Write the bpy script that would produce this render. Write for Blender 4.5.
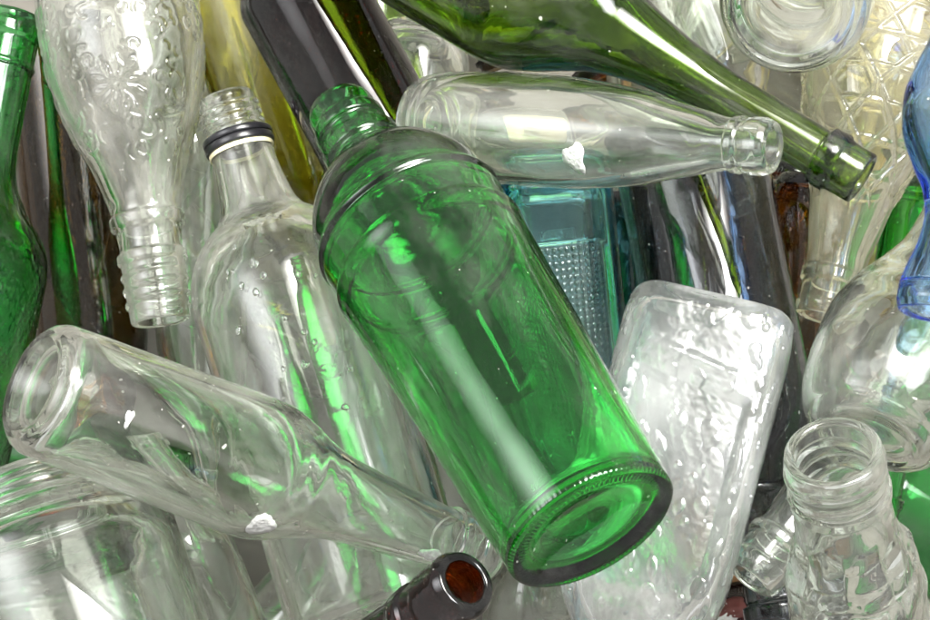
import bpy, math, random
import numpy as np
from mathutils import Vector, Matrix

for o in list(bpy.data.objects):
    bpy.data.objects.remove(o, do_unlink=True)
SC = bpy.context.scene
COL = SC.collection

# ------------------------------------------------------------------ camera
CAM_H = 1.23                      # metres above the floor of the heap, looking straight down
LENS = 79.0
cam_d = bpy.data.cameras.new('camera')
cam_d.lens = LENS
cam_d.sensor_width = 36.0
cam_d.clip_start = 0.02
cam_d.clip_end = 50.0
cam = bpy.data.objects.new('camera', cam_d)
cam.location = (0, 0, CAM_H)
COL.objects.link(cam)
SC.camera = cam

# ------------------------------------------------------------------ light
world = bpy.data.worlds.new('World')
SC.world = world
world.use_nodes = True
bg = world.node_tree.nodes['Background']
bg.inputs['Color'].default_value = (1.0, 0.99, 0.965, 1)
bg.inputs['Strength'].default_value = 0.37


def area_lamp(name, loc, target, shape, sx, sy, watts, col, soft=9.0):
    """soft-box lamp: brightest in the middle of its diffuser, fading to the rim"""
    l = bpy.data.lights.new(name, 'AREA')
    l.shape = shape
    l.size = sx
    if shape in ('RECTANGLE', 'ELLIPSE'):
        l.size_y = sy
    l.energy = watts
    l.color = col
    l.use_nodes = True
    nt = l.node_tree
    em = nt.nodes['Emission']
    ge = nt.nodes.new('ShaderNodeNewGeometry')
    sub = nt.nodes.new('ShaderNodeVectorMath'); sub.operation = 'SUBTRACT'
    sub.inputs[1].default_value = (0.5, 0.5, 0)
    dot = nt.nodes.new('ShaderNodeVectorMath'); dot.operation = 'DOT_PRODUCT'
    mul = nt.nodes.new('ShaderNodeMath'); mul.operation = 'MULTIPLY'; mul.inputs[1].default_value = -soft
    ex = nt.nodes.new('ShaderNodeMath'); ex.operation = 'EXPONENT'
    nt.links.new(ge.outputs['Parametric'], sub.inputs[0])
    nt.links.new(sub.outputs[0], dot.inputs[0]); nt.links.new(sub.outputs[0], dot.inputs[1])
    nt.links.new(dot.outputs['Value'], mul.inputs[0]); nt.links.new(mul.outputs[0], ex.inputs[0])
    nt.links.new(ex.outputs[0], em.inputs['Strength'])
    o = bpy.data.objects.new(name, l)
    o.location = loc
    o.rotation_euler = (Vector(target) - Vector(loc)).to_track_quat('-Z', 'Y').to_euler()
    COL.objects.link(o)
    return o


area_lamp('key_lamp', (0.25, 0.60, 1.20), (0.02, 0.0, 0.15), 'DISK', 0.66, 0.66, 74.0, (1.0, 0.975, 0.93), 16.0)
area_lamp('window_lamp', (-0.80, 0.30, 1.10), (0, 0, 0.1), 'RECTANGLE', 0.75, 1.0, 13.0, (0.96, 0.97, 1.0), 9.0)
area_lamp('side_lamp', (0.64, 0.36, 1.36), (0, 0, 0.15), 'RECTANGLE', 0.36, 0.62, 20.0, (0.97, 0.96, 1.0), 7.0)

SC.view_settings.view_transform = 'Standard'
SC.view_settings.look = 'None'
SC.view_settings.gamma = 1.0
SC.view_settings.exposure = 1.02
SC.view_settings.use_curve_mapping = False

cy = SC.cycles
cy.max_bounces = 30
cy.transmission_bounces = 30
cy.glossy_bounces = 10
cy.diffuse_bounces = 5
cy.transparent_max_bounces = 8
cy.volume_bounces = 0
cy.caustics_reflective = True
cy.caustics_refractive = True
cy.blur_glossy = 0.3
cy.sample_clamp_indirect = 3.5
cy.use_denoising = True
cy.use_light_tree = False
cy.use_adaptive_sampling = True
cy.adaptive_threshold = 0.05
cy.adaptive_min_samples = 16
cy.time_limit = 900.0
try:
    cy.denoiser = 'OPENIMAGEDENOISE'
    cy.denoising_input_passes = 'RGB_ALBEDO_NORMAL'
except Exception:
    pass

# ------------------------------------------------------------------ materials


def new_mat(name):
    m = bpy.data.materials.new(name)
    m.use_nodes = True
    nt = m.node_tree
    nt.nodes.clear()
    return m, nt


def N(nt, typ, **kw):
    n = nt.nodes.new(typ)
    for k, v in kw.items():
        setattr(n, k, v)
    return n


def ramp(nt, src, a, b, ca=0.0, cb=1.0):
    r = N(nt, 'ShaderNodeMapRange')
    r.inputs['From Min'].default_value = a
    r.inputs['From Max'].default_value = b
    r.inputs['To Min'].default_value = ca
    r.inputs['To Max'].default_value = cb
    nt.links.new(src, r.inputs['Value'])
    return r.outputs['Result']


def math_node(nt, op, a, b):
    n = N(nt, 'ShaderNodeMath', operation=op)
    for i, v in enumerate((a, b)):
        if isinstance(v, (int, float)):
            n.inputs[i].default_value = v
        else:
            nt.links.new(v, n.inputs[i])
    return n.outputs[0]


def glass(name, tint=(1, 1, 1), sigma=None, dust=0.06, speck=1.0, rough=0.0, bump=0.10, bscale=95.0,
          film=(0.77, 0.76, 0.70), haze=0.0):
    """Bottle glass: refracting body, absorption in the wall, dusty film, dried specks, faint orange peel."""
    m, nt = new_mat(name)
    L = nt.links
    out = N(nt, 'ShaderNodeOutputMaterial')
    tc = N(nt, 'ShaderNodeTexCoord')
    oi = N(nt, 'ShaderNodeObjectInfo')
    off = N(nt, 'ShaderNodeVectorMath', operation='ADD')
    rnd = math_node(nt, 'MULTIPLY', oi.outputs['Random'], 37.0)
    L.new(tc.outputs['Object'], off.inputs[0])
    L.new(rnd, off.inputs[1])
    vec = off.outputs[0]
    # smears, drawn out along the bottle
    mp = N(nt, 'ShaderNodeMapping')
    mp.inputs['Scale'].default_value = (1, 1, 0.35)
    L.new(vec, mp.inputs['Vector'])
    n1 = N(nt, 'ShaderNodeTexNoise')
    n1.inputs['Scale'].default_value = 38
    n1.inputs['Detail'].default_value = 4
    n1.inputs['Roughness'].default_value = 0.68
    L.new(mp.outputs[0], n1.inputs['Vector'])
    smear = ramp(nt, n1.outputs['Fac'], 0.44, 0.80, 0.0, dust * 3.2)
    # dried specks
    vo = N(nt, 'ShaderNodeTexNoise')
    vo.inputs['Scale'].default_value = 330
    vo.inputs['Detail'].default_value = 1
    L.new(vec, vo.inputs['Vector'])
    sp = ramp(nt, vo.outputs['Fac'], 0.775, 0.80, 0.0, 0.65 * speck)
    fac = math_node(nt, 'MAXIMUM', smear, sp)
    fac = math_node(nt, 'ADD', fac, haze)
    # orange peel
    n3 = N(nt, 'ShaderNodeTexNoise')
    n3.inputs['Scale'].default_value = bscale
    n3.inputs['Detail'].default_value = 0
    L.new(vec, n3.inputs['Vector'])
    bp = N(nt, 'ShaderNodeBump')
    bp.inputs['Strength'].default_value = bump
    bp.inputs['Distance'].default_value = 0.0006
    L.new(n3.outputs['Fac'], bp.inputs['Height'])
    gl = N(nt, 'ShaderNodeBsdfGlass')
    gl.inputs['Color'].default_value = (*tint, 1)
    gl.inputs['IOR'].default_value = 1.5
    gl.inputs['Roughness'].default_value = rough
    L.new(bp.outputs[0], gl.inputs['Normal'])
    df = N(nt, 'ShaderNodeBsdfDiffuse')
    df.inputs['Color'].default_value = (*film, 1)
    tl = N(nt, 'ShaderNodeBsdfTranslucent')
    tl.inputs['Color'].default_value = (*film, 1)
    dm = N(nt, 'ShaderNodeMixShader')
    dm.inputs[0].default_value = 0.45
    L.new(df.outputs[0], dm.inputs[1])
    L.new(tl.outputs[0], dm.inputs[2])
    mx = N(nt, 'ShaderNodeMixShader')
    L.new(fac, mx.inputs[0])
    L.new(gl.outputs[0], mx.inputs[1])
    L.new(dm.outputs[0], mx.inputs[2])
    L.new(mx.outputs[0], out.inputs['Surface'])
    if sigma:
        va = N(nt, 'ShaderNodeVolumeAbsorption')
        d = max(sigma) / 0.985
        va.inputs['Density'].default_value = d
        va.inputs['Color'].default_value = (1 - sigma[0] / d, 1 - sigma[1] / d, 1 - sigma[2] / d, 1)
        L.new(va.outputs[0], out.inputs['Volume'])
    return m


def plain(name, col, rough=0.5, noise=0.15, scale=60, bump=0.2, coat=0.0):
    m, nt = new_mat(name)
    L = nt.links
    out = N(nt, 'ShaderNodeOutputMaterial')
    p = N(nt, 'ShaderNodeBsdfPrincipled')
    tc = N(nt, 'ShaderNodeTexCoord')
    n1 = N(nt, 'ShaderNodeTexNoise')
    n1.inputs['Scale'].default_value = scale
    n1.inputs['Detail'].default_value = 7
    L.new(tc.outputs['Object'], n1.inputs['Vector'])
    mix = N(nt, 'ShaderNodeMix', data_type='RGBA')
    L.new(n1.outputs['Fac'], mix.inputs[0])
    mix.inputs[6].default_value = (*[max(0, c * (1 - noise * 2)) for c in col], 1)
    mix.inputs[7].default_value = (*[min(1, c * (1 + noise * 2)) for c in col], 1)
    L.new(mix.outputs[2], p.inputs['Base Color'])
    p.inputs['Roughness'].default_value = rough
    p.inputs['Coat Weight'].default_value = coat
    bp = N(nt, 'ShaderNodeBump')
    bp.inputs['Strength'].default_value = bump
    bp.inputs['Distance'].default_value = 0.0008
    L.new(n1.outputs['Fac'], bp.inputs['Height'])
    L.new(bp.outputs[0], p.inputs['Normal'])
    L.new(p.outputs[0], out.inputs['Surface'])
    return m


CLEAR = glass('clear_glass', (0.975, 0.987, 0.968), None, dust=0.06)
CLEAR_DUSTY = glass('clear_dusty_glass', (0.977, 0.987, 0.968), None, dust=0.12)
CLEAR_YELLOW = glass('clear_straw_glass', (0.99, 0.99, 0.95), None, dust=0.12, film=(0.80, 0.76, 0.56), haze=0.045)
SILVER = glass('wet_frosted_glass', (0.985, 0.99, 0.985), None, dust=0.09, rough=0.085, bump=0.12, bscale=420,
               film=(0.82, 0.84, 0.83), haze=0.06)
GREEN = glass('emerald_glass', (1, 1, 1), (380, 62, 300), dust=0.025)
GREEN_DEEP = glass('deep_green_glass', (1, 1, 1), (420, 75, 360), dust=0.05)
WINE = glass('olive_wine_glass', (1, 1, 1), (235, 160, 600), dust=0.04)
OLIVE = glass('dark_olive_glass', (1, 1, 1), (290, 380, 640), dust=0.012)
DARK = glass('dark_amber_glass', (1, 1, 1), (380, 820, 1350), dust=0.012)
BLACK = glass('black_amber_glass', (1, 1, 1), (620, 1050, 1500), dust=0.012)
BROWN = glass('brown_glass', (1, 1, 1), (200, 330, 800), dust=0.012)
AMBER = glass('amber_glass', (1, 1, 1), (25, 110, 600), dust=0.012)
STRAW = glass('straw_glass', (1, 1, 1), (12, 30, 170), dust=0.06)
MUSTARD = glass('mustard_glass', (1, 1, 1), (80, 95, 480), dust=0.10)
LIME = glass('lime_glass', (1, 1, 1), (110, 35, 420), dust=0.05)
PALE_GREEN = glass('pale_green_glass', (0.95, 1, 0.95), (55, 12, 45), dust=0.09)
TEAL = glass('light_blue_glass', (1, 1, 1), (125, 20, 9), dust=0.06)
DARK_TEAL = glass('dark_teal_glass', (1, 1, 1), (700, 300, 290), dust=0.012)
SMOKE = glass('smoke_glass', (1, 1, 1), (210, 200, 185), dust=0.012)
BLUE = glass('cobalt_edge_glass', (1, 1, 1), (120, 60, 6), dust=0.05)

WATER = glass('water', (1, 1, 1), None, dust=0.0, speck=0.0, bump=0.0)
BLACK_PLASTIC = plain('black_plastic', (0.012, 0.012, 0.014), 0.28, 0.2, 150)
CREAM = plain('cream_liner', (0.72, 0.66, 0.42), 0.5)
PAPER = plain('white_label_paper', (0.50, 0.50, 0.48), 0.9, 0.28, 700, 1.0)
CREAM_PAPER = plain('cream_label_paper', (0.70, 0.62, 0.40), 0.8, 0.12, 120, 0.4)
RED_PAPER = plain('red_label_paper', (0.10, 0.024, 0.018), 0.6, 0.2, 200)
FLOOR = plain('floor_concrete', (0.15, 0.14, 0.12), 0.9, 0.25, 25, 0.5)

# ------------------------------------------------------------------ geometry helpers
K = 36.0 / (LENS * 930.0)          # metres per photo pixel, per metre of distance


def at(x, y, z):
    d = CAM_H - z
    return np.array([(x - 465.0) * K * d, -(y - 310.0) * K * d, z])


def pchip(x, y, q):
    x = np.asarray(x, float); y = np.asarray(y, float)
    h = np.diff(x); dl = np.diff(y) / h
    n = len(x); m = np.zeros(n)
    for i in range(1, n - 1):
        if dl[i - 1] * dl[i] > 0:
            w1 = 2 * h[i] + h[i - 1]; w2 = h[i] + 2 * h[i - 1]
            m[i] = (w1 + w2) / (w1 / dl[i - 1] + w2 / dl[i])
    m[0] = dl[0]; m[-1] = dl[-1]
    k = np.clip(np.searchsorted(x, q) - 1, 0, n - 2)
    u = (q - x[k]) / h[k]
    return ((2 * u**3 - 3 * u**2 + 1) * y[k] + (u**3 - 2 * u**2 + u) * h[k] * m[k]
            + (-2 * u**3 + 3 * u**2) * y[k + 1] + (u**3 - u**2) * h[k] * m[k + 1])


def mesh_from(name, V, F, mat, smooth=True):
    me = bpy.data.meshes.new(name)
    V = np.asarray(V, np.float32); F = np.asarray(F, np.int32)
    me.vertices.add(len(V)); me.vertices.foreach_set('co', V.ravel())
    tri = F[:, 3] < 0
    sizes = np.where(tri, 3, 4).astype(np.int32)
    loops = np.concatenate([f[:3] if t else f for f, t in zip(F, tri)]) if tri.any() else F.ravel()
    me.loops.add(len(loops)); me.loops.foreach_set('vertex_index', loops.astype(np.int32))
    me.polygons.add(len(F))
    me.polygons.foreach_set('loop_start', np.concatenate([[0], np.cumsum(sizes)[:-1]]).astype(np.int32))
    me.polygons.foreach_set('loop_total', sizes)
    me.update(calc_edges=True)
    me.validate()
    if smooth:
        me.polygons.foreach_set('use_smooth', np.ones(len(me.polygons), bool))
    me.materials.append(mat)
    return me


def link(name, me, parent=None):
    o = bpy.data.objects.new(name, me)
    COL.objects.link(o)
    if parent:
        o.parent = parent
    return o


def section(p, ax, ay, n):
    """unit outline of a cross-section; p=2 round, larger = squarer"""
    a = np.linspace(0, 2 * np.pi, 4001)
    c, s = np.cos(a), np.sin(a)
    x = np.sign(c) * np.abs(c)**(2 / p) * ax
    y = np.sign(s) * np.abs(s)**(2 / p) * ay
    d = np.concatenate([[0], np.cumsum(np.hypot(np.diff(x), np.diff(y)))])
    q = np.linspace(0, d[-1], n + 1)[:-1]
    return np.interp(q, d, x), np.interp(q, d, y)


def rings_mesh(rings, pole_start=False, pole_end=False, closed=False):
    """rings: list of (n,3) arrays; returns V,F with outward faces for a base->mouth outer order"""
    n = rings[0].shape[0]
    V = np.concatenate(rings)
    F = []
    m = len(rings)
    j = np.arange(n); jn = (j + 1) % n
    for i in range(m - (0 if closed else 1)):
        a = i * n; b = ((i + 1) % m) * n
        F.append(np.stack([a + j, a + jn, b + jn, b + j], 1))
    if pole_start:
        c = len(V); V = np.concatenate([V, rings[0].mean(0)[None]])
        F.append(np.stack([np.full(n, c), jn, j, np.full(n, -1)], 1))
    if pole_end:
        c = len(V); V = np.concatenate([V, rings[-1].mean(0)[None]])
        a = (m - 1) * n
        F.append(np.stack([np.full(n, c), a + j, a + jn, np.full(n, -1)], 1))
    return V, np.concatenate(F)


PLACED = []        # sphere chains of the bottles already lying in the heap


def spheres(A, B, ts, rad, flat, wide, X):
    P = A[None] + (B - A)[None] * ts[:, None]
    if wide is None:
        return P, rad * flat
    out_p, out_r = [], []
    rr = rad * flat
    for f in (-1, -0.5, 0, 0.5, 1):
        out_p.append(P + X[None] * ((rad * wide - rr) * f)[:, None]); out_r.append(rr)
    return np.concatenate(out_p), np.concatenate(out_r)


class Bottle:
    def __init__(self, name, label, cat, base, mouth, dz, prof, mat, group=None, wall=0.0032, p=2.0, aspect=(1, 1),
                 roll=0.0, relief=None, thread=None, cuts=None, nseg=96, nprof=90, punt=0.006, base_th=0.005,
                 seed=0, wav=1.0, knurl=0.0):
        self.rng = np.random.RandomState(seed or (abs(hash(label)) % 1000 if False else sum(map(ord, label)) % 9973))
        self.prof = prof; self.mat = mat
        kt = np.array([q[0] for q in prof], float); kr = np.array([q[1] for q in prof], float)
        ts = np.linspace(0, 1, 45)
        rpx = pchip(kt, kr, ts)
        # -- let it down on the heap: lowest height at which it clears what is already there
        def pose(zb):
            A = at(*base, zb); B = at(*mouth, zb + dz)
            z = A[2] + dz * ts
            rad = rpx * K * (CAM_H - z)
            ax = (B - A) / np.linalg.norm(B - A)
            up = np.array([0, 0, 1.0]); up = up - ax * up.dot(ax)
            up /= np.linalg.norm(up); X = np.cross(up, ax)
            c, s = math.cos(roll), math.sin(roll)
            return A, B, rad, X * c + up * s, up * c - X * s, ax
        def clear(zb):
            A, B, rad, X, Y, ax = pose(zb)
            P, R = spheres(A, B, ts, rad, aspect[1], None if aspect[0] <= aspect[1] else aspect[0], X)
            # a sphere chain overestimates beyond the flat ends; pull the end spheres in
            low = (P[:, 2] - R * math.sqrt(max(0.0, 1 - ax[2]**2)) ).min()
            if low < 0.001:
                return -1
            g = 1.0
            for Q, S in PLACED:
                D = np.sqrt(((P[:, None] - Q[None])**2).sum(2)) - R[:, None] - S[None]
                g = min(g, D.min())
                if g < 0:
                    return g
            return g
        z = 0.62
        while z > -0.2 and clear(z - 0.004) > 0.0006:
            z -= 0.004
        while clear(z - 0.0004) > 0.0006 and z > -0.2:
            z -= 0.0004
        self.A, self.B, rad, X, Y, ax = pose(z)
        P, R = spheres(self.A, self.B, ts, rad, aspect[1], None if aspect[0] <= aspect[1] else aspect[0], X)
        PLACED.append((P, R))
        self.L = float(np.linalg.norm(self.B - self.A))
        L = self.L
        self.z = (z, z + dz)
        dd = lambda t: K * (CAM_H - (z + dz * t))
        self.rout = lambda t: pchip(kt, kr, np.asarray(t, float)) * dd(np.asarray(t, float))
        print('PLACE %-24s z %.3f -> %.3f  L %.0f mm  max dia %.0f mm' % (name, z, z + dz, L * 1000, 2000 * rad.max()))
        # -- root
        M = Matrix(((X[0], Y[0], ax[0], self.A[0]), (X[1], Y[1], ax[1], self.A[1]), (X[2], Y[2], ax[2], self.A[2]),
                    (0, 0, 0, 1)))
        self.root = bpy.data.objects.new(name, None)
        self.root.empty_display_size = 0.02
        COL.objects.link(self.root)
        self.root.matrix_world = M
        self.root['label'] = label; self.root['category'] = cat
        if group:
            self.root['group'] = group
        # -- profile
        t = set(np.linspace(0, 1, nprof))
        for a, b in zip(kt[:-1], kt[1:]):
            t |= set(np.linspace(a, b, 4))
        if thread:
            t |= set(np.linspace(thread[0], thread[1], 70))
        cuts = cuts or [('body', 0, 1)]
        for c in cuts:
            t |= {c[1], c[2]}
        t = np.array(sorted(t)); keep = np.concatenate([[True], np.diff(t) > 2e-4]); t = t[keep]; t[-1] = 1.0
        for c in cuts:                                   # cuts must be exact samples
            for v in c[1:3]:
                t[np.argmin(abs(t - v))] = v
        self.sx, self.sy = section(p, aspect[0], aspect[1], nseg)
        th = np.arctan2(self.sy, self.sx)
        r_o = self.rout(t)
        # inner wall follows a smoothed outer wall
        tq = np.linspace(0, 1, 400); rq = self.rout(tq)
        w = int(max(3, 0.006 / L * 400))
        rm = np.array([rq[max(0, i - w):i + w + 1].min() for i in range(400)])
        ker = np.exp(-np.linspace(-2, 2, 2 * w + 1)**2); ker /= ker.sum()
        rs = np.convolve(np.pad(rm, w, mode='edge'), ker, 'valid')
        r_in = lambda q: np.maximum(np.minimum(np.interp(q, tq, rs), np.interp(q, tq, rq)) - wall, 0.004)
        ph = self.rng.uniform(0, 6.28, 12)

        def wave(tt, amp):
            s = tt * L
            return amp * (np.sin(2 * th + ph[0] + s * 31) + 0.8 * np.sin(3 * th + ph[1] - s * 47) +
                          0.7 * np.sin(5 * th + ph[2] + s * 83) + 0.6 * np.sin(th + ph[3] + s * 120) +
                          0.5 * np.sin(7 * th - s * 60 + ph[4]) + 0.5 * np.sin(s * 210 + ph[5]))

        def ring(tt, r, outer, s=None):
            sm = min(1.0, max(0.0, (r - 0.008) / 0.01))
            rr = np.full(nseg, r)
            if outer:
                rr = rr + wave(tt, 0.00005 * wav) * sm
                if thread and thread[0] <= tt <= thread[1]:
                    u = (tt - thread[0]) / (thread[1] - thread[0]); turns = thread[2]
                    f = np.cos(2 * np.pi * (u * turns - th / (2 * np.pi)))
                    rr = rr + thread[3] * np.clip(f, 0, 1)**0.7 * min(1, u * 8, (1 - u) * 8)
                if relief is not None:
                    rr = rr + relief(th, tt, tt * L, r)
            else:
                rr = rr + wave(tt, 0.00006 * wav) * sm
            ss = tt * L if s is None else s
            return np.stack([self.sx * rr, self.sy * rr, np.full(nseg, ss)], 1)

        r0 = float(self.rout(0.0))
        bt_t = (base_th + 0.004) / L
        vol = any(l.to_socket.name == 'Volume' for l in mat.node_tree.links)
        for ci, (cname, ta, tb) in enumerate(cuts):
            first = ci == 0; last = ci == len(cuts) - 1
            ea = 0.0 if first else (0.00008 / L if vol else 0.0)
            eb = 0.0 if last else (0.00008 / L if vol else 0.0)
            sel = t[(t >= ta - 1e-9) & (t <= tb + 1e-9)].copy()
            sel[0] += ea; sel[-1] -= eb
            R_out, R_in = [], []
            if first:
                for rho in np.concatenate([np.linspace(0.06, 0.84, 9), np.linspace(0.87, 0.99, 6)]):
                    q = min(1.0, rho / 0.86)
                    rg = ring(0.0, rho * r0, False, punt * (1 - q**3))
                    if knurl and rho > 0.86:                     # moulded grip ticks round the standing ring
                        rg[:, 2] += knurl * (0.5 + 0.5 * np.cos(96 * th)) * min(1, (1 - rho) * 25, (rho - .85) * 25)
                    R_out.append(rg)
            for q in sel:
                R_out.append(ring(q, float(self.rout(q)), True))
            if last:
                ro = float(self.rout(1.0)); ri = float(r_in(1.0)); mid = (ro + ri) / 2; e = (ro - ri) / 2
                for a in np.linspace(0, math.pi, 7)[1:-1]:
                    R_out.append(ring(1.0, mid + e * math.cos(a), False, L + 0.6 * e * math.sin(a)))
            if first:
                selin = sel[sel > bt_t]
                ri0 = float(r_in(selin[0]))
                for rho in np.linspace(0.06, 0.74, 7):
                    q = min(1.0, rho / 0.8)
                    R_in.append(ring(0.0, rho * ri0, False, punt * (1 - q * q) + base_th))
                for a in (0.35, 0.7, 0.9):
                    R_in.append(ring(0.0, ri0 * (0.74 + 0.26 * math.sin(a * math.pi / 2)), False,
                                     base_th * 1.0 + punt * 0.12 + (selin[0] * L - base_th - punt * 0.12) * (1 - math.cos(a * math.pi / 2))))
            else:
                selin = sel
            for q in selin:
                R_in.append(ring(q, float(r_in(q)), False))
            R_in = R_in[::-1]
            if vol or (first and last):
                V, F = rings_mesh(R_out + R_in, pole_start=first, pole_end=first, closed=not first)
            elif last:
                V, F = rings_mesh(R_out + R_in)
            else:
                V1, F1 = rings_mesh(R_out, pole_start=first)
                V2, F2 = rings_mesh(R_in, pole_end=first)
                F2 = np.where(F2 >= 0, F2 + len(V1), F2)
                V = np.concatenate([V1, V2]); F = np.concatenate([F1, F2])
            link(cname, mesh_from(cname, V, F, mat), self.root)
        self.relief = relief

    def solid(self, name, t0, t1, extra, mat, n=64, rad=None):
        """a solid ring round the bottle"""
        L = self.L
        r = float(max(self.rout(np.linspace(t0, t1, 7)))) + 0.0004 if rad is None else rad
        rings = []
        m = 14
        for a in np.linspace(0, 2 * math.pi, m + 1)[:-1]:
            ca, sa = math.cos(a), math.sin(a)
            ca = math.copysign(abs(ca)**0.6, ca); sa = math.copysign(abs(sa)**0.6, sa)
            rr = r + extra / 2 + extra / 2 * sa
            s = (t0 + t1) / 2 * L - (t1 - t0) / 2 * L * ca
            rings.append(np.stack([np.cos(np.linspace(0, 2 * np.pi, n + 1)[:-1]) * rr,
                                   np.sin(np.linspace(0, 2 * np.pi, n + 1)[:-1]) * rr, np.full(n, s)], 1))
        V, F = rings_mesh(rings, closed=True)
        return link(name, mesh_from(name, V, F, mat), self.root)

    def scrap(self, name, t, off, w, h, mat=None, seed=1, rot=0.0, square=False):
        """torn bit of paper label stuck to the outside; off = sideways offset as a fraction of the radius"""
        rng = np.random.RandomState(seed)
        mat = mat or PAPER
        L = self.L
        th0 = math.pi / 2 - math.asin(off)
        n = 28
        an = np.linspace(0, 2 * np.pi, n + 1)[:-1]
        k = 1 + 0.28 * np.sin(3 * an + rng.uniform(0, 6)) * rng.uniform(0.4, 1) + rng.uniform(-0.07, 0.07, n)
        if square:
            k = 1.0 / np.maximum(np.abs(np.cos(an)), np.abs(np.sin(an))) * (1 + rng.uniform(-0.03, 0.03, n))
        rows = []
        for f, lift in ((1.0, 0.00004), (1.0, 0.0003), (0.55, 0.00042)):
            du = np.cos(an) * w / 2 * k * f; ds = np.sin(an) * h / 2 * k * f
            du, ds = du * math.cos(rot) - ds * math.sin(rot), du * math.sin(rot) + ds * math.cos(rot)
            tt = np.clip(t + ds / L, 0, 1)
            rr = self.rout(tt) + lift + 0.0003 * (rng.uniform(0, 1, n) if lift > 0.0001 else 0)
            th = th0 + du / self.rout(t)
            rows.append(np.stack([np.cos(th) * rr, np.sin(th) * rr, tt * L], 1))
        Vv, F = rings_mesh(rows, pole_start=True, pole_end=True)
        return link(name, mesh_from(name, Vv, F, mat, False), self.root)


    def drop(self, t, off, w, h, seed=1):
        """bead of water on the glass"""
        th0 = math.pi / 2 - math.asin(off)
        n = 16
        an = np.linspace(0, 2 * np.pi, n + 1)[:-1]
        k = 1 + 0.12 * np.sin(2 * an + seed) + 0.08 * np.sin(3 * an + 2.1 * seed)
        rows = []
        for f, lift in ((0.5, 0.00003), (0.97, 0.00003), (1.0, 0.12), (0.85, 0.6), (0.5, 0.9), (0.2, 1.0)):
            tt = np.clip(t + np.sin(an) * h / 2 * k * f / self.L, 0, 1)
            th = th0 + np.cos(an) * w / 2 * k * f / float(self.rout(t))
            rr = self.rout(tt) + 0.00008 + (lift if lift < 0.001 else lift * 0.28 * min(w, h))
            rows.append(np.stack([np.cos(th) * rr, np.sin(th) * rr, tt * self.L], 1))
        V, F = rings_mesh(rows, pole_start=True, pole_end=True)
        return link('water_drop', mesh_from('water_drop', V, F, WATER), self.root)


# ------------------------------------------------------------------ the surface under the heap
def make_floor():
    n = 41
    g = np.linspace(-1.5, 1.5, n)
    rng = np.random.RandomState(4)
    V = np.array([(x, y, -0.002 + 0.0015 * rng.uniform(-1, 1)) for y in g for x in g])
    F = np.array([(j * n + i, j * n + i + 1, (j + 1) * n + i + 1, (j + 1) * n + i) for j in range(n - 1) for i in range(n - 1)])
    o = link('floor', mesh_from('floor', V, F, FLOOR))
    o['kind'] = 'structure'
    return o


make_floor()


# ------------------------------------------------------------------ standard outlines (fraction from base, px radius of 1)
def wine_prof(r, neck=0.38, heel=0.03):
    return [(0, r * .86), (heel * .4, r * .96), (heel, r), (.30, r), (.56, r), (.62, r * .95), (.68, r * .76), (.73, r * .56), (.78, r * (neck + .05)),
            (.93, r * neck), (.935, r * (neck + .07)), (.96, r * (neck + .07)), (.965, r * (neck + .02)), (1, r * neck)]


def round_prof(r, neck=0.36, heel=0.10):
    return [(0, r * .66), (heel * .3, r * .84), (heel, r * .985), (heel * 1.6, r), (.55, r), (.62, r * .93), (.69, r * .72), (.74, r * .5), (.79, r * (neck + .04)),
            (.9, r * neck), (.91, r * (neck + .08)), (.93, r * (neck + .08)), (.935, r * neck), (1, r * neck)]


# ------------------------------------------------------------------ reliefs
def noise2(u, s, seed, f):
    rng = np.random.RandomState(seed)
    v = 0
    for k in range(10):
        a = rng.uniform(0, 6.28); q = f * rng.uniform(.5, 1.6)
        v = v + np.sin(q * (u * math.cos(a) + s * math.sin(a)) + rng.uniform(0, 6.28))
    return v / 5.0


def strokes_relief(arcs, width, height):
    """arcs: (cu, cs, rad, a0, a1) in metres on the unrolled wall, u measured from the side facing up"""
    arcs = np.array(arcs)

    def f(th, t, s, r):
        du = ((th - math.pi / 2 + math.pi) % (2 * math.pi) - math.pi) * r
        near = arcs[np.abs(arcs[:, 1] - s) < arcs[:, 2] + 4 * width]
        h = np.zeros_like(th)
        for cu, cs, rad, a0, a1 in near:
            x = du - cu; y = s - cs
            d = np.hypot(x, y)
            an = np.arctan2(y, x)
            inside = ((an - a0) % (2 * math.pi)) < (a1 - a0)
            dist = np.where(inside, np.abs(d - rad),
                            np.minimum(np.hypot(x - rad * math.cos(a0), y - rad * math.sin(a0)),
                                       np.hypot(x - rad * math.cos(a1), y - rad * math.sin(a1))))
            h = np.maximum(h, np.exp(-(dist / width)**2))
        return h * height
    return f


BT = {}


def B(key, *a, **k):
    BT[key] = Bottle(*a, **k)
    return BT[key]


def cut(*ts):
    names = ['body', 'neck', 'mouth']
    e = [0] + list(ts) + [1]
    return [(names[i], e[i], e[i + 1]) for i in range(len(e) - 1)]


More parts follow.
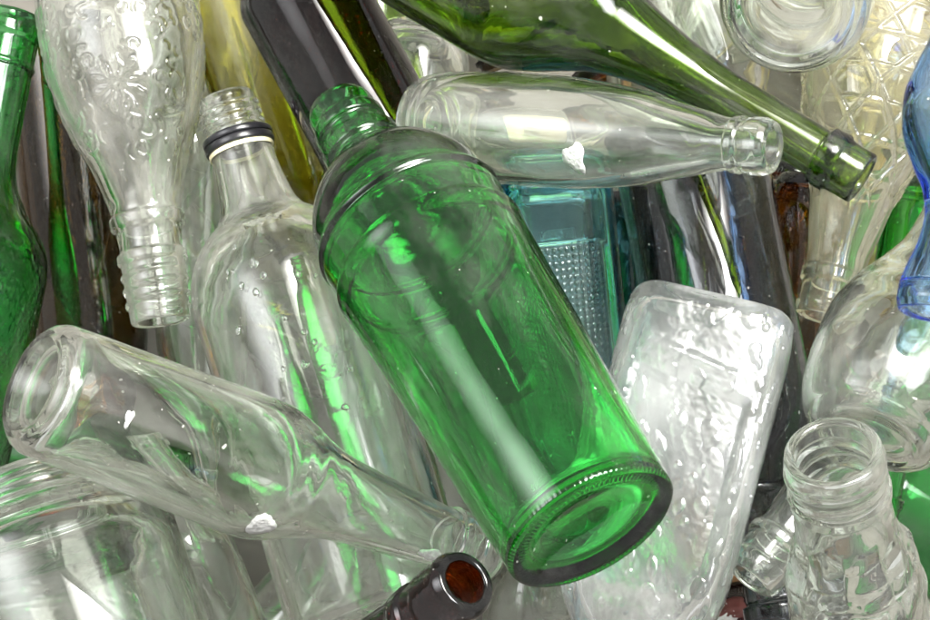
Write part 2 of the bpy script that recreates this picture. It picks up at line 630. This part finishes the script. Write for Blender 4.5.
# ------------------------------------------------------------------ bottom of the heap
low = 'bottles at the bottom of the heap'
FILL = [
    ('f1', 'green_bottle', 'green bottle deep under the base of the clear long-neck bottle', (-80, 440), (180, 480), 52, GREEN_DEEP),
    ('f2', 'clear_bottle', 'clear bottle deep under the big clear jar', (-60, 560), (330, 640), 66, CLEAR),
    ('f3', 'clear_bottle', 'clear bottle deep under the black-ringed clear bottle', (140, 250), (460, 400), 66, CLEAR),
    ('f4', 'dark_bottle', 'dark brown bottle deep in the gap left of the scroll-embossed bottle', (40, 40), (110, 400), 62, BLACK),
    ('f5', 'labelled_bottle', 'clear bottle with a cream label seen through the tapering flask', (730, 150), (350, 118), 62, CLEAR),
    ('f6', 'clear_bottle', 'clear bottle deep under the large green bottle', (420, 560), (400, 170), 66, CLEAR_DUSTY),
    ('f7', 'clear_bottle', 'clear bottle deep under the wet frosted flask', (600, 620), (560, 230), 66, CLEAR_DUSTY),
    ('f8', 'amber_bottle', 'amber bottle deep in the gap right of the wet frosted flask', (760, 620), (745, 260), 60, AMBER),
    ('f9', 'clear_bottle', 'clear bottle deep under the net-embossed bottle', (680, -20), (960, 140), 66, CLEAR),
    ('f10', 'amber_bottle', 'straw yellow bottle deep under the top right corner', (880, -60), (880, 300), 58, STRAW),
    ('f11', 'green_bottle', 'bright green bottle deep at the right edge under the round clear bottle', (990, 560), (800, 440), 66, GREEN),
    ('f12', 'clear_bottle', 'clear bottle deep in the upper left behind the embossed bottle', (240, -60), (110, 300), 62, CLEAR),
    ('f13', 'brown_bottle', 'brown bottle deep behind the dark green wine bottle neck', (690, 180), (860, 420), 54, BROWN),
    ('f15', 'brown_bottle', 'brown bottle deep under the middle of the tapering flask', (612, 60), (690, 300), 46, BROWN),
    ('f17', 'clear_bottle', 'clear bottle deep below the neck of the clear long-neck bottle', (240, 690), (430, 480), 58, CLEAR),
    ('f18', 'clear_bottle', 'dusty clear bottle deep behind the dark green wine bottle', (740, -60), (600, 190), 56, CLEAR_DUSTY),
    ('f19', 'olive_bottle', 'olive bottle deep at the top edge above the tapering flask', (440, -90), (500, 66), 50, OLIVE),
    ('f20', 'brown_bottle', 'brown bottle deep between the net-embossed neck and the smoky bottle', (800, 170), (720, 380), 40, BROWN),
    ('f14', 'lime_bottle', 'lime green bottle deep in the gap above the dark amber bottle', (372, -70), (360, 260), 48, LIME),
]
for i, (k_, nm, lb, b_, m_, r_, mt) in enumerate(FILL):
    B(k_, nm, lb, 'bottle', b_, m_, 0.0, wine_prof(r_), mt, group=low, nseg=64, nprof=50, cuts=cut(.70), seed=i + 3)

BT['f5'].scrap('paper_label', .50, .0, .040, .040, CREAM_PAPER, 15, .1, True)

# ------------------------------------------------------------------ middle of the heap
B('W', 'mustard_bottle', 'mustard yellow bottle between the embossed bottle and the dark amber one', 'bottle', (222, -50), (345, 340), 0.0,
  wine_prof(56), MUSTARD, cuts=cut(.7))
B('X', 'clear_bottle', 'clear round-ended bottle behind the dark amber bottle under the dark green neck', 'bottle', (420, 27), (380, 400), 0.03,
  round_prof(54), CLEAR, cuts=cut(.74))
B('U', 'dark_bottle', 'dark olive brown bottle beside the green neck at the left edge', 'bottle', (56, 20), (118, 560), 0.0,
  wine_prof(56), OLIVE, cuts=cut(.72))
B('AM', 'amber_bottle', 'small amber bottle glowing through the base of the clear long-neck bottle', 'bottle', (118, 372), (-50, 410), 0.0,
  wine_prof(38), AMBER, cuts=cut(.72))
B('V', 'clear_bottle', 'greyish clear bottle squeezed between the embossed bottle and black-ringed bottle', 'bottle', (190, 110), (205, 520), 0.0,
  round_prof(42), CLEAR, cuts=cut(.74))
B('Z', 'clear_bottle', 'smooth clear bottle at the top edge right of the dark green wine bottle', 'bottle', (640, -110), (760, 210), 0.0,
  wine_prof(62), CLEAR, cuts=cut(.72))
B('AB', 'green_bottle', 'green bottle at the right edge below the net-embossed bottle neck', 'bottle', (935, 180), (880, 520), 0.0,
  wine_prof(46), GREEN, cuts=cut(.72))
B('AA', 'brown_bottle', 'dark brown bottle below the mouth of the dark green wine bottle', 'bottle', (812, 175), (770, 560), 0.0,
  round_prof(44), BROWN, cuts=cut(.74))
B('T', 'dark_bottle', 'dark teal round-ended bottle beside the light blue square one', 'bottle', (630, 192), (650, 620), 0.0,
  round_prof(52, heel=.2), DARK_TEAL, cuts=cut(.74))
B('AG', 'pale_green_bottle', 'pale green bottle left of the large green bottle body', 'bottle', (430, 600), (335, 250), 0.0,
  wine_prof(42), PALE_GREEN, cuts=cut(.72))
B('AF', 'clear_bottle', 'clear bottle with silvery streaks right of the big clear jar', 'bottle', (245, 700), (140, 440), 0.0,
  wine_prof(50), CLEAR, cuts=cut(.72))
B('AH', 'clear_bottle', 'pale clear bottle at the bottom edge below the large green bottle base', 'bottle', (500, 760), (560, 470), 0.0,
  wine_prof(46), CLEAR, cuts=cut(.72))
ae = B('AE', 'black_bottle', 'black bottle with red and white label bits at the bottom edge', 'bottle', (690, 640), (900, 600), 0.0,
       wine_prof(48), DARK, cuts=cut(.72))
ae.scrap('label_scrap', .10, .55, .020, .022, PAPER, 3)
ae.scrap('label_scrap', .20, .62, .010, .016, RED_PAPER, 4)
B('S', 'smoky_bottle', 'large smoky grey bottle with a silver streak above the wet frosted flask', 'bottle', (683, 120), (783, 640), 0.05,
  wine_prof(76), SMOKE, cuts=cut(.72))


def panel_relief(th, t, s, r):
    """sunk panel with a pearled border on the upward side of the square bottle"""
    x = np.cos(th); y = np.sin(th)
    u = x / np.maximum(np.abs(y), 1e-3) * r
    h = np.zeros_like(th)
    up = (y > 0.3)
    hw = 0.74 * r
    s0, s1 = 0.035, 0.150
    ex = np.maximum(np.abs(u) - hw + 0.006, 0); es = max(0, s0 + .006 - s, s - s1 + .006)
    d = np.hypot(ex, es) - 0.006
    inside = np.clip(-d / 0.0015, 0, 1)
    h = -0.0016 * inside
    border = np.exp(-((d + 0.0045) / 0.0024)**2)
    dots = np.maximum(0, np.sin(u * 2 * np.pi / 0.0032)) * max(0, math.sin(s * 2 * math.pi / 0.0032))
    h = h + 0.0016 * border * dots
    return np.where(up, h, 0)


B('R', 'square_bottle', 'light blue square bottle with a pearl-bordered panel behind the large green bottle', 'bottle', (548, 166), (590, 610), -0.01,
  [(0, 46), (.02, 54), (.05, 57), (.5, 58), (.62, 56), (.68, 44), (.73, 28), (.78, 22), (.94, 21), (1, 21)], TEAL, p=5.5, aspect=(1, 1),
  roll=-0.12, relief=panel_relief, nseg=260, nprof=260, cuts=cut(.74), wall=0.0042)


def net_relief(th, t, s, r):
    if t > .66:
        return np.zeros_like(th)
    n = 9
    a = th * n / (2 * np.pi); b = s / 0.030
    d1 = np.abs(((a + b) % 1) - .5); d2 = np.abs(((a - b) % 1) - .5); d3 = np.full_like(th, abs(((2 * b) % 1) - .5) * .5)
    w = 0.028
    k = min(1, (.66 - t) * 30)
    return k * 0.0014 * np.maximum(np.maximum(np.exp(-(d1 / w)**2), np.exp(-(d2 / w)**2)), .5 * np.exp(-(d3 / w)**2))


B('K', 'net_bottle', 'clear bottle with raised diamond net, neck pointing down below the green mouth', 'bottle', (903, -20), (824, 316), 0.03,
  [(0, 64), (.015, 74), (.04, 78), (.30, 76), (.45, 66), (.55, 54), (.62, 45), (.75, 36), (.87, 29.5), (.88, 32), (.905, 32), (.915, 29), (.965, 28), (.975, 30.5), (1, 28)],
  CLEAR_YELLOW, relief=net_relief, nseg=240, nprof=220, cuts=cut(.68, .865))
B('P', 'clear_bottle', 'clear bottle whose ringed mouth points down-left beside the wet frosted flask', 'bottle', (990, 276), (750, 578), 0.05,
  [(0, 54), (.02, 62), (.04, 65), (.35, 66), (.42, 62), (.50, 48), (.60, 36), (.80, 30), (.872, 29), (.88, 33), (.90, 33), (.908, 29.5), (.95, 29), (.957, 31.5), (.985, 31.5), (1, 28)],
  CLEAR, cuts=cut(.52, .865))
B('N', 'clear_bottle', 'round-bodied clear bottle with a lamp glint under the blue bottle mouth', 'bottle', (868, 442), (985, 140), -0.065,
  [(0, 54), (.02, 68), (.06, 78), (.12, 84), (.22, 87), (.32, 85), (.42, 73), (.52, 53), (.62, 38), (.75, 32), (.93, 30), (.94, 33), (.96, 33), (.97, 29), (1, 29)],
  CLEAR, cuts=cut(.60), punt=.004)


def stipple(th, t, s, r):
    if t > .52:
        return np.zeros_like(th)
    u = th * r
    k = min(1, (.52 - t) * 40)
    return k * (0.00022 * noise2(u, s, 5, 1700) + 0.00018 * noise2(u, s, 6, 2600))


B('I', 'green_bottle', 'emerald green bottle with a stippled body standing at the left edge', 'bottle', (-86, 488), (10, 16), -0.04,
  [(0, 74), (.02, 83), (.05, 86), (.45, 87), (.50, 84), (.54, 74), (.60, 52), (.66, 38), (.73, 33.5), (.88, 33), (.892, 35), (.90, 33), (.945, 33), (.955, 36), (.975, 36), (.985, 33), (1, 32)],
  GREEN, relief=stipple, nseg=280, nprof=260, cuts=[('body', 0, .887), ('mouth', .887, 1)])


# scroll-embossed clear bottle
def scrolls():
    rng = np.random.RandomState(12)
    arcs = []
    for _ in range(230):
        rad = rng.uniform(.0012, .0042)
        a0 = rng.uniform(0, 6.28)
        arcs.append((rng.uniform(-.062, .062), rng.uniform(.01, .128), rad, a0, a0 + rng.uniform(1.6, 5.2)))
    for cs in (.034, .098):                                     # two flowers on the upward side
        for q in range(10):
            a = q * 2 * math.pi / 10 + .2
            for sgn in (-1, 1):
                c = .0085
                arcs.append((c * math.cos(a) + sgn * .007 * -math.sin(a), cs + c * math.sin(a) + sgn * .007 * math.cos(a), .0078,
                             a - sgn * math.pi / 2 - .55, a - sgn * math.pi / 2 + .55))
    return strokes_relief(arcs, .00052, .00062)


B('G', 'embossed_bottle', 'clear bottle covered in scroll embossing, ringed mouth pointing down at upper left', 'bottle', (104, -95), (161, 320), 0.035,
  [(0, 68), (.015, 77), (.04, 81), (.25, 81), (.38, 80), (.444, 76), (.50, 70), (.564, 61), (.64, 48), (.707, 39.5), (.752, 35.5), (.762, 38), (.782, 37.5), (.79, 33.5), (.838, 31.5),
   (.848, 35), (.862, 35), (.872, 32), (.92, 31.5), (1, 30)],
  CLEAR_DUSTY, relief=scrolls(), thread=(.882, .985, 3.2, .0012), nseg=320, nprof=300, cuts=cut(.757, .843))

J = B('J', 'glass_jar', 'big clear screw-top jar cut by the bottom left corner', 'jar', (112, 752), (26, 482), -0.035,
      [(0, 104), (.02, 120), (.05, 128), (.4, 131), (.70, 130), (.79, 122), (.85, 104), (.885, 84), (.90, 79), (.91, 81), (.925, 81), (.935, 77), (.96, 76), (1, 74)],
      CLEAR, thread=(.935, .99, 1.6, .0015), nseg=144, cuts=[('body', 0, .90), ('mouth', .90, 1)], wall=.004)

H = B('H', 'clear_bottle', 'clear round-shouldered bottle with a black ring on its neck', 'bottle', (387, 637), (226, 99), -0.05,
      [(0, 78), (.015, 88), (.04, 92), (.58, 93), (.63, 92.5), (.67, 89), (.705, 81), (.735, 69), (.755, 57), (.77, 46), (.78, 42.5), (.79, 39.5), (.82, 35.5), (.86, 32.5), (.895, 31),
       (.93, 29.5), (.97, 29), (1, 28)],
      CLEAR_DUSTY, thread=(.935, .993, 3.2, .0010), nseg=128, cuts=cut(.778, .90))
H.solid('black_ring', .902, .916, .0018, BLACK_PLASTIC)
H.solid('black_ring', .9165, .929, .0022, BLACK_PLASTIC)
H.solid('cream_liner', .893, .9012, .0006, CREAM)

_r = np.random.RandomState(17)
for i in range(26):
    H.drop(_r.uniform(.36, .70), _r.uniform(-.85, .55), *(_r.uniform(.0016, .0036) * np.array([1, _r.uniform(1, 1.6)])), seed=i)

B('F', 'dark_bottle', 'dark amber almost black bottle behind the large green bottle mouth', 'bottle', (286, -34), (520, 400), -0.0,
  [(0, 40), (.01, 52), (.03, 60), (.06, 64), (.56, 64), (.63, 60), (.69, 46), (.74, 32), (.79, 26), (.94, 25), (1, 25)], BLACK, cuts=cut(.74), nseg=128)
B('E', 'wine_bottle', 'dark green wine bottle lying across the top with its mouth at right', 'bottle', (348, -131), (861, 178), 0.07,
  [(0, 80), (.01, 90), (.03, 95), (.36, 96), (.40, 93), (.45, 80), (.50, 62), (.55, 46), (.62, 35), (.69, 28.5), (.77, 25), (.925, 25), (.93, 31), (.955, 31.5), (.962, 28), (1, 27.5)],
  WINE, cuts=[('body', 0, .928), ('mouth', .928, 1)], nseg=128)
B('L', 'glass_jar', 'clear jar seen from its round base at the top right', 'jar', (792, 8), (818, -70), -0.10,
  [(0, 62), (.03, 70), (.08, 75), (.3, 76), (.72, 75), (.80, 68), (.85, 58), (1, 56)], CLEAR, punt=.004, nseg=128, base_th=.006,
  cuts=[('body', 0, .84), ('mouth', .84, 1)])
D = B('D', 'clear_flask', 'clear tapering flask with a white label scrap, its ringed mouth beside the dark green neck', 'bottle', (416, 122), (771, 147), 0.085,
      [(0, 36), (.015, 43), (.05, 49), (.12, 53), (.30, 56), (.42, 56), (.55, 53), (.66, 47), (.76, 38), (.84, 31), (.885, 27), (.90, 26.5), (.908, 29), (.925, 29.5), (.935, 27), (.945, 28.5),
       (.965, 29.5), (.985, 29.5), (1, 27)],
      CLEAR, cuts=cut(.72, .90), nseg=128, wall=.0038, wav=1.6)
D.scrap('label_scrap', .545, -.55, .0125, .0085, PAPER, 7)


# wet frosted rectangular flask
def wet():
    rng = np.random.RandomState(21)
    dr = []
    for _ in range(300):
        w = rng.choice([.0012, .0019, .0028, .0040], p=[.42, .3, .18, .10])
        dr.append((rng.uniform(-.06, .06), rng.uniform(.0, .22), w, w * rng.uniform(1.0, 2.2), rng.uniform(-.5, .5)))
    dr = np.array(dr)

    def f(th, t, s, r):
        x = np.cos(th); y = np.sin(th)
        u = x / np.maximum(np.abs(y), .18) * r * .5
        h = 0.00006 * noise2(u * 1.0, s, 8, 1500) + 0.00008 * noise2(u, s, 9, 520)
        for cu, cs, a, b, ro in dr[np.abs(dr[:, 1] - s) < .008]:
            c_, s_ = math.cos(ro), math.sin(ro)
            dx = (u - cu) * c_ + (s - cs) * s_; dy = -(u - cu) * s_ + (s - cs) * c_
            q = (dx / a)**2 + (dy / b)**2
            h = np.maximum(h, np.where(q < 1, .0007 * np.maximum(0, 1 - q)**.4, h))
        # raised bar near the base, sunk panel below it
        bar = np.exp(-(((s - .030 - u * .18) / .0028)**2)) * (np.abs(u + .004) < .02)
        h = h + .0016 * bar
        pan = np.clip((.026 - np.abs(u)) / .003, 0, 1) * np.clip((s - .036 - u * .18) / .004, 0, 1)
        h = h - .0016 * pan
        return h * np.clip(np.abs(y) * 3, .3, 1) * min(1, t * 30)
    return f


B('C', 'frosted_flask', 'wet frosted rectangular flask lying base up under the large green bottle', 'bottle', (716, 303), (606, 720), 0.042,
  [(0, 70), (.012, 77), (.035, 82), (.08, 84), (.64, 85), (.72, 80), (.80, 60), (.86, 36), (.90, 28), (1, 27)], SILVER, p=4.6, aspect=(1.0, .52), roll=0.20,
  relief=wet(), nseg=420, nprof=340, cuts=cut(.87), wall=.004)


def fruit(th, t, s, r):
    if t > .72:
        return np.zeros_like(th)
    u = th * r
    k = min(1, (.72 - t) * 12)
    fl = -.0016 * (1 - np.abs(np.cos(th * 4)))                     # flutes
    bl = .0012 * np.clip(noise2(u, s, 31, 230), -.6, 1.2) + .00022 * noise2(u, s, 33, 560)
    return k * (bl * (1 if t < .56 else .35) + fl * (1 if t > .5 else .3))


B('O', 'glass_jar', 'open clear jar with moulded body, mouth facing up at lower right', 'jar', (868, 664), (833, 453), 0.080,
  [(0, 54), (.03, 62), (.10, 67), (.40, 69), (.50, 66), (.58, 58), (.64, 52.5), (.76, 49), (.80, 48.5), (.815, 51.5), (.845, 52), (.86, 48.5), (.90, 48), (.93, 50), (.97, 50.5), (1, 49)],
  CLEAR, relief=fruit, thread=(.865, .96, 1.4, .0009), nseg=240, nprof=220, cuts=cut(.74, .80), wall=.0036)

BB = B('B', 'clear_bottle', 'clear long-neck bottle lying across the lower left with its base at left', 'bottle', (32, 384), (487, 554), -0.12,
       [(0, 57), (.012, 65), (.035, 69.5), (.20, 70.5), (.42, 72), (.47, 71), (.52, 64), (.57, 53), (.62, 45), (.68, 40.5), (.80, 35), (.893, 31), (.90, 34), (.915, 34), (.923, 30.5), (.95, 30),
        (.957, 32), (.985, 32), (1, 29)], CLEAR, cuts=cut(.63, .897), nseg=128, punt=.008)
BB.scrap('label_scrap', .455, -.62, .013, .011, PAPER, 2)
BB.scrap('label_scrap', .13, .15, .0065, .003, PAPER, 5)
BB.scrap('label_scrap', .84, -.5, .006, .010, PAPER, 9)

B('M', 'blue_bottle', 'light blue double-waisted bottle with cobalt edges at the right edge', 'bottle', (985, -60), (938, 312), 0.03,
  [(0, 48), (.04, 57), (.10, 56), (.20, 44), (.27, 42), (.36, 52), (.45, 60), (.53, 58), (.62, 44), (.70, 29), (.76, 25), (.82, 28), (.90, 38), (.95, 42), (.98, 42.5), (1, 40)],
  BLUE, cuts=cut(.72, .94), nseg=128)

B('Q', 'dark_bottle', 'black-brown bottle mouth poking up at the bottom edge', 'bottle', (206, 783), (465, 582), 0.13,
  [(0, 54), (.02, 60), (.05, 62), (.42, 62), (.50, 56), (.58, 44), (.66, 37), (.78, 33), (.82, 32.5), (.83, 35), (.862, 35.5), (.872, 32), (.90, 32), (.91, 35.5), (.985, 36), (1, 32.5)],
  DARK, cuts=cut(.66, .835), nseg=128)

def grip(th, t, s, r):
    """moulded ticks on the heel of the large green bottle"""
    return 0.00035 * (0.5 + 0.5 * np.cos(96 * th)) * max(0.0, 1 - t / 0.016)


HERO = B('A', 'green_bottle', 'large emerald green bottle on top of the heap, dark base ring toward viewer', 'bottle', (593, 531), (339, 108), -0.125,
         [(0, 88), (.003, 91), (.008, 92.8), (.03, 93.6), (.30, 97), (.57, 102), (.594, 103.3), (.599, 102.6), (.604, 99.5), (.61, 98.4), (.64, 98.6), (.664, 99), (.669, 98.0), (.674, 99.6), (.679, 100.6), (.684, 100), (.689, 98), (.696, 97), (.735, 92.5),
          (.77, 84), (.80, 73.5), (.825, 60), (.845, 46), (.857, 39), (.87, 38), (.88, 41), (.90, 41), (.908, 36), (.928, 33.5), (.936, 37), (.952, 37.5), (.962, 34.5), (.985, 34.5), (1, 32)],
         GREEN, cuts=cut(.862, .932), nseg=384, nprof=140, punt=.006, wall=.0036, base_th=.0045, knurl=.0011, relief=grip)
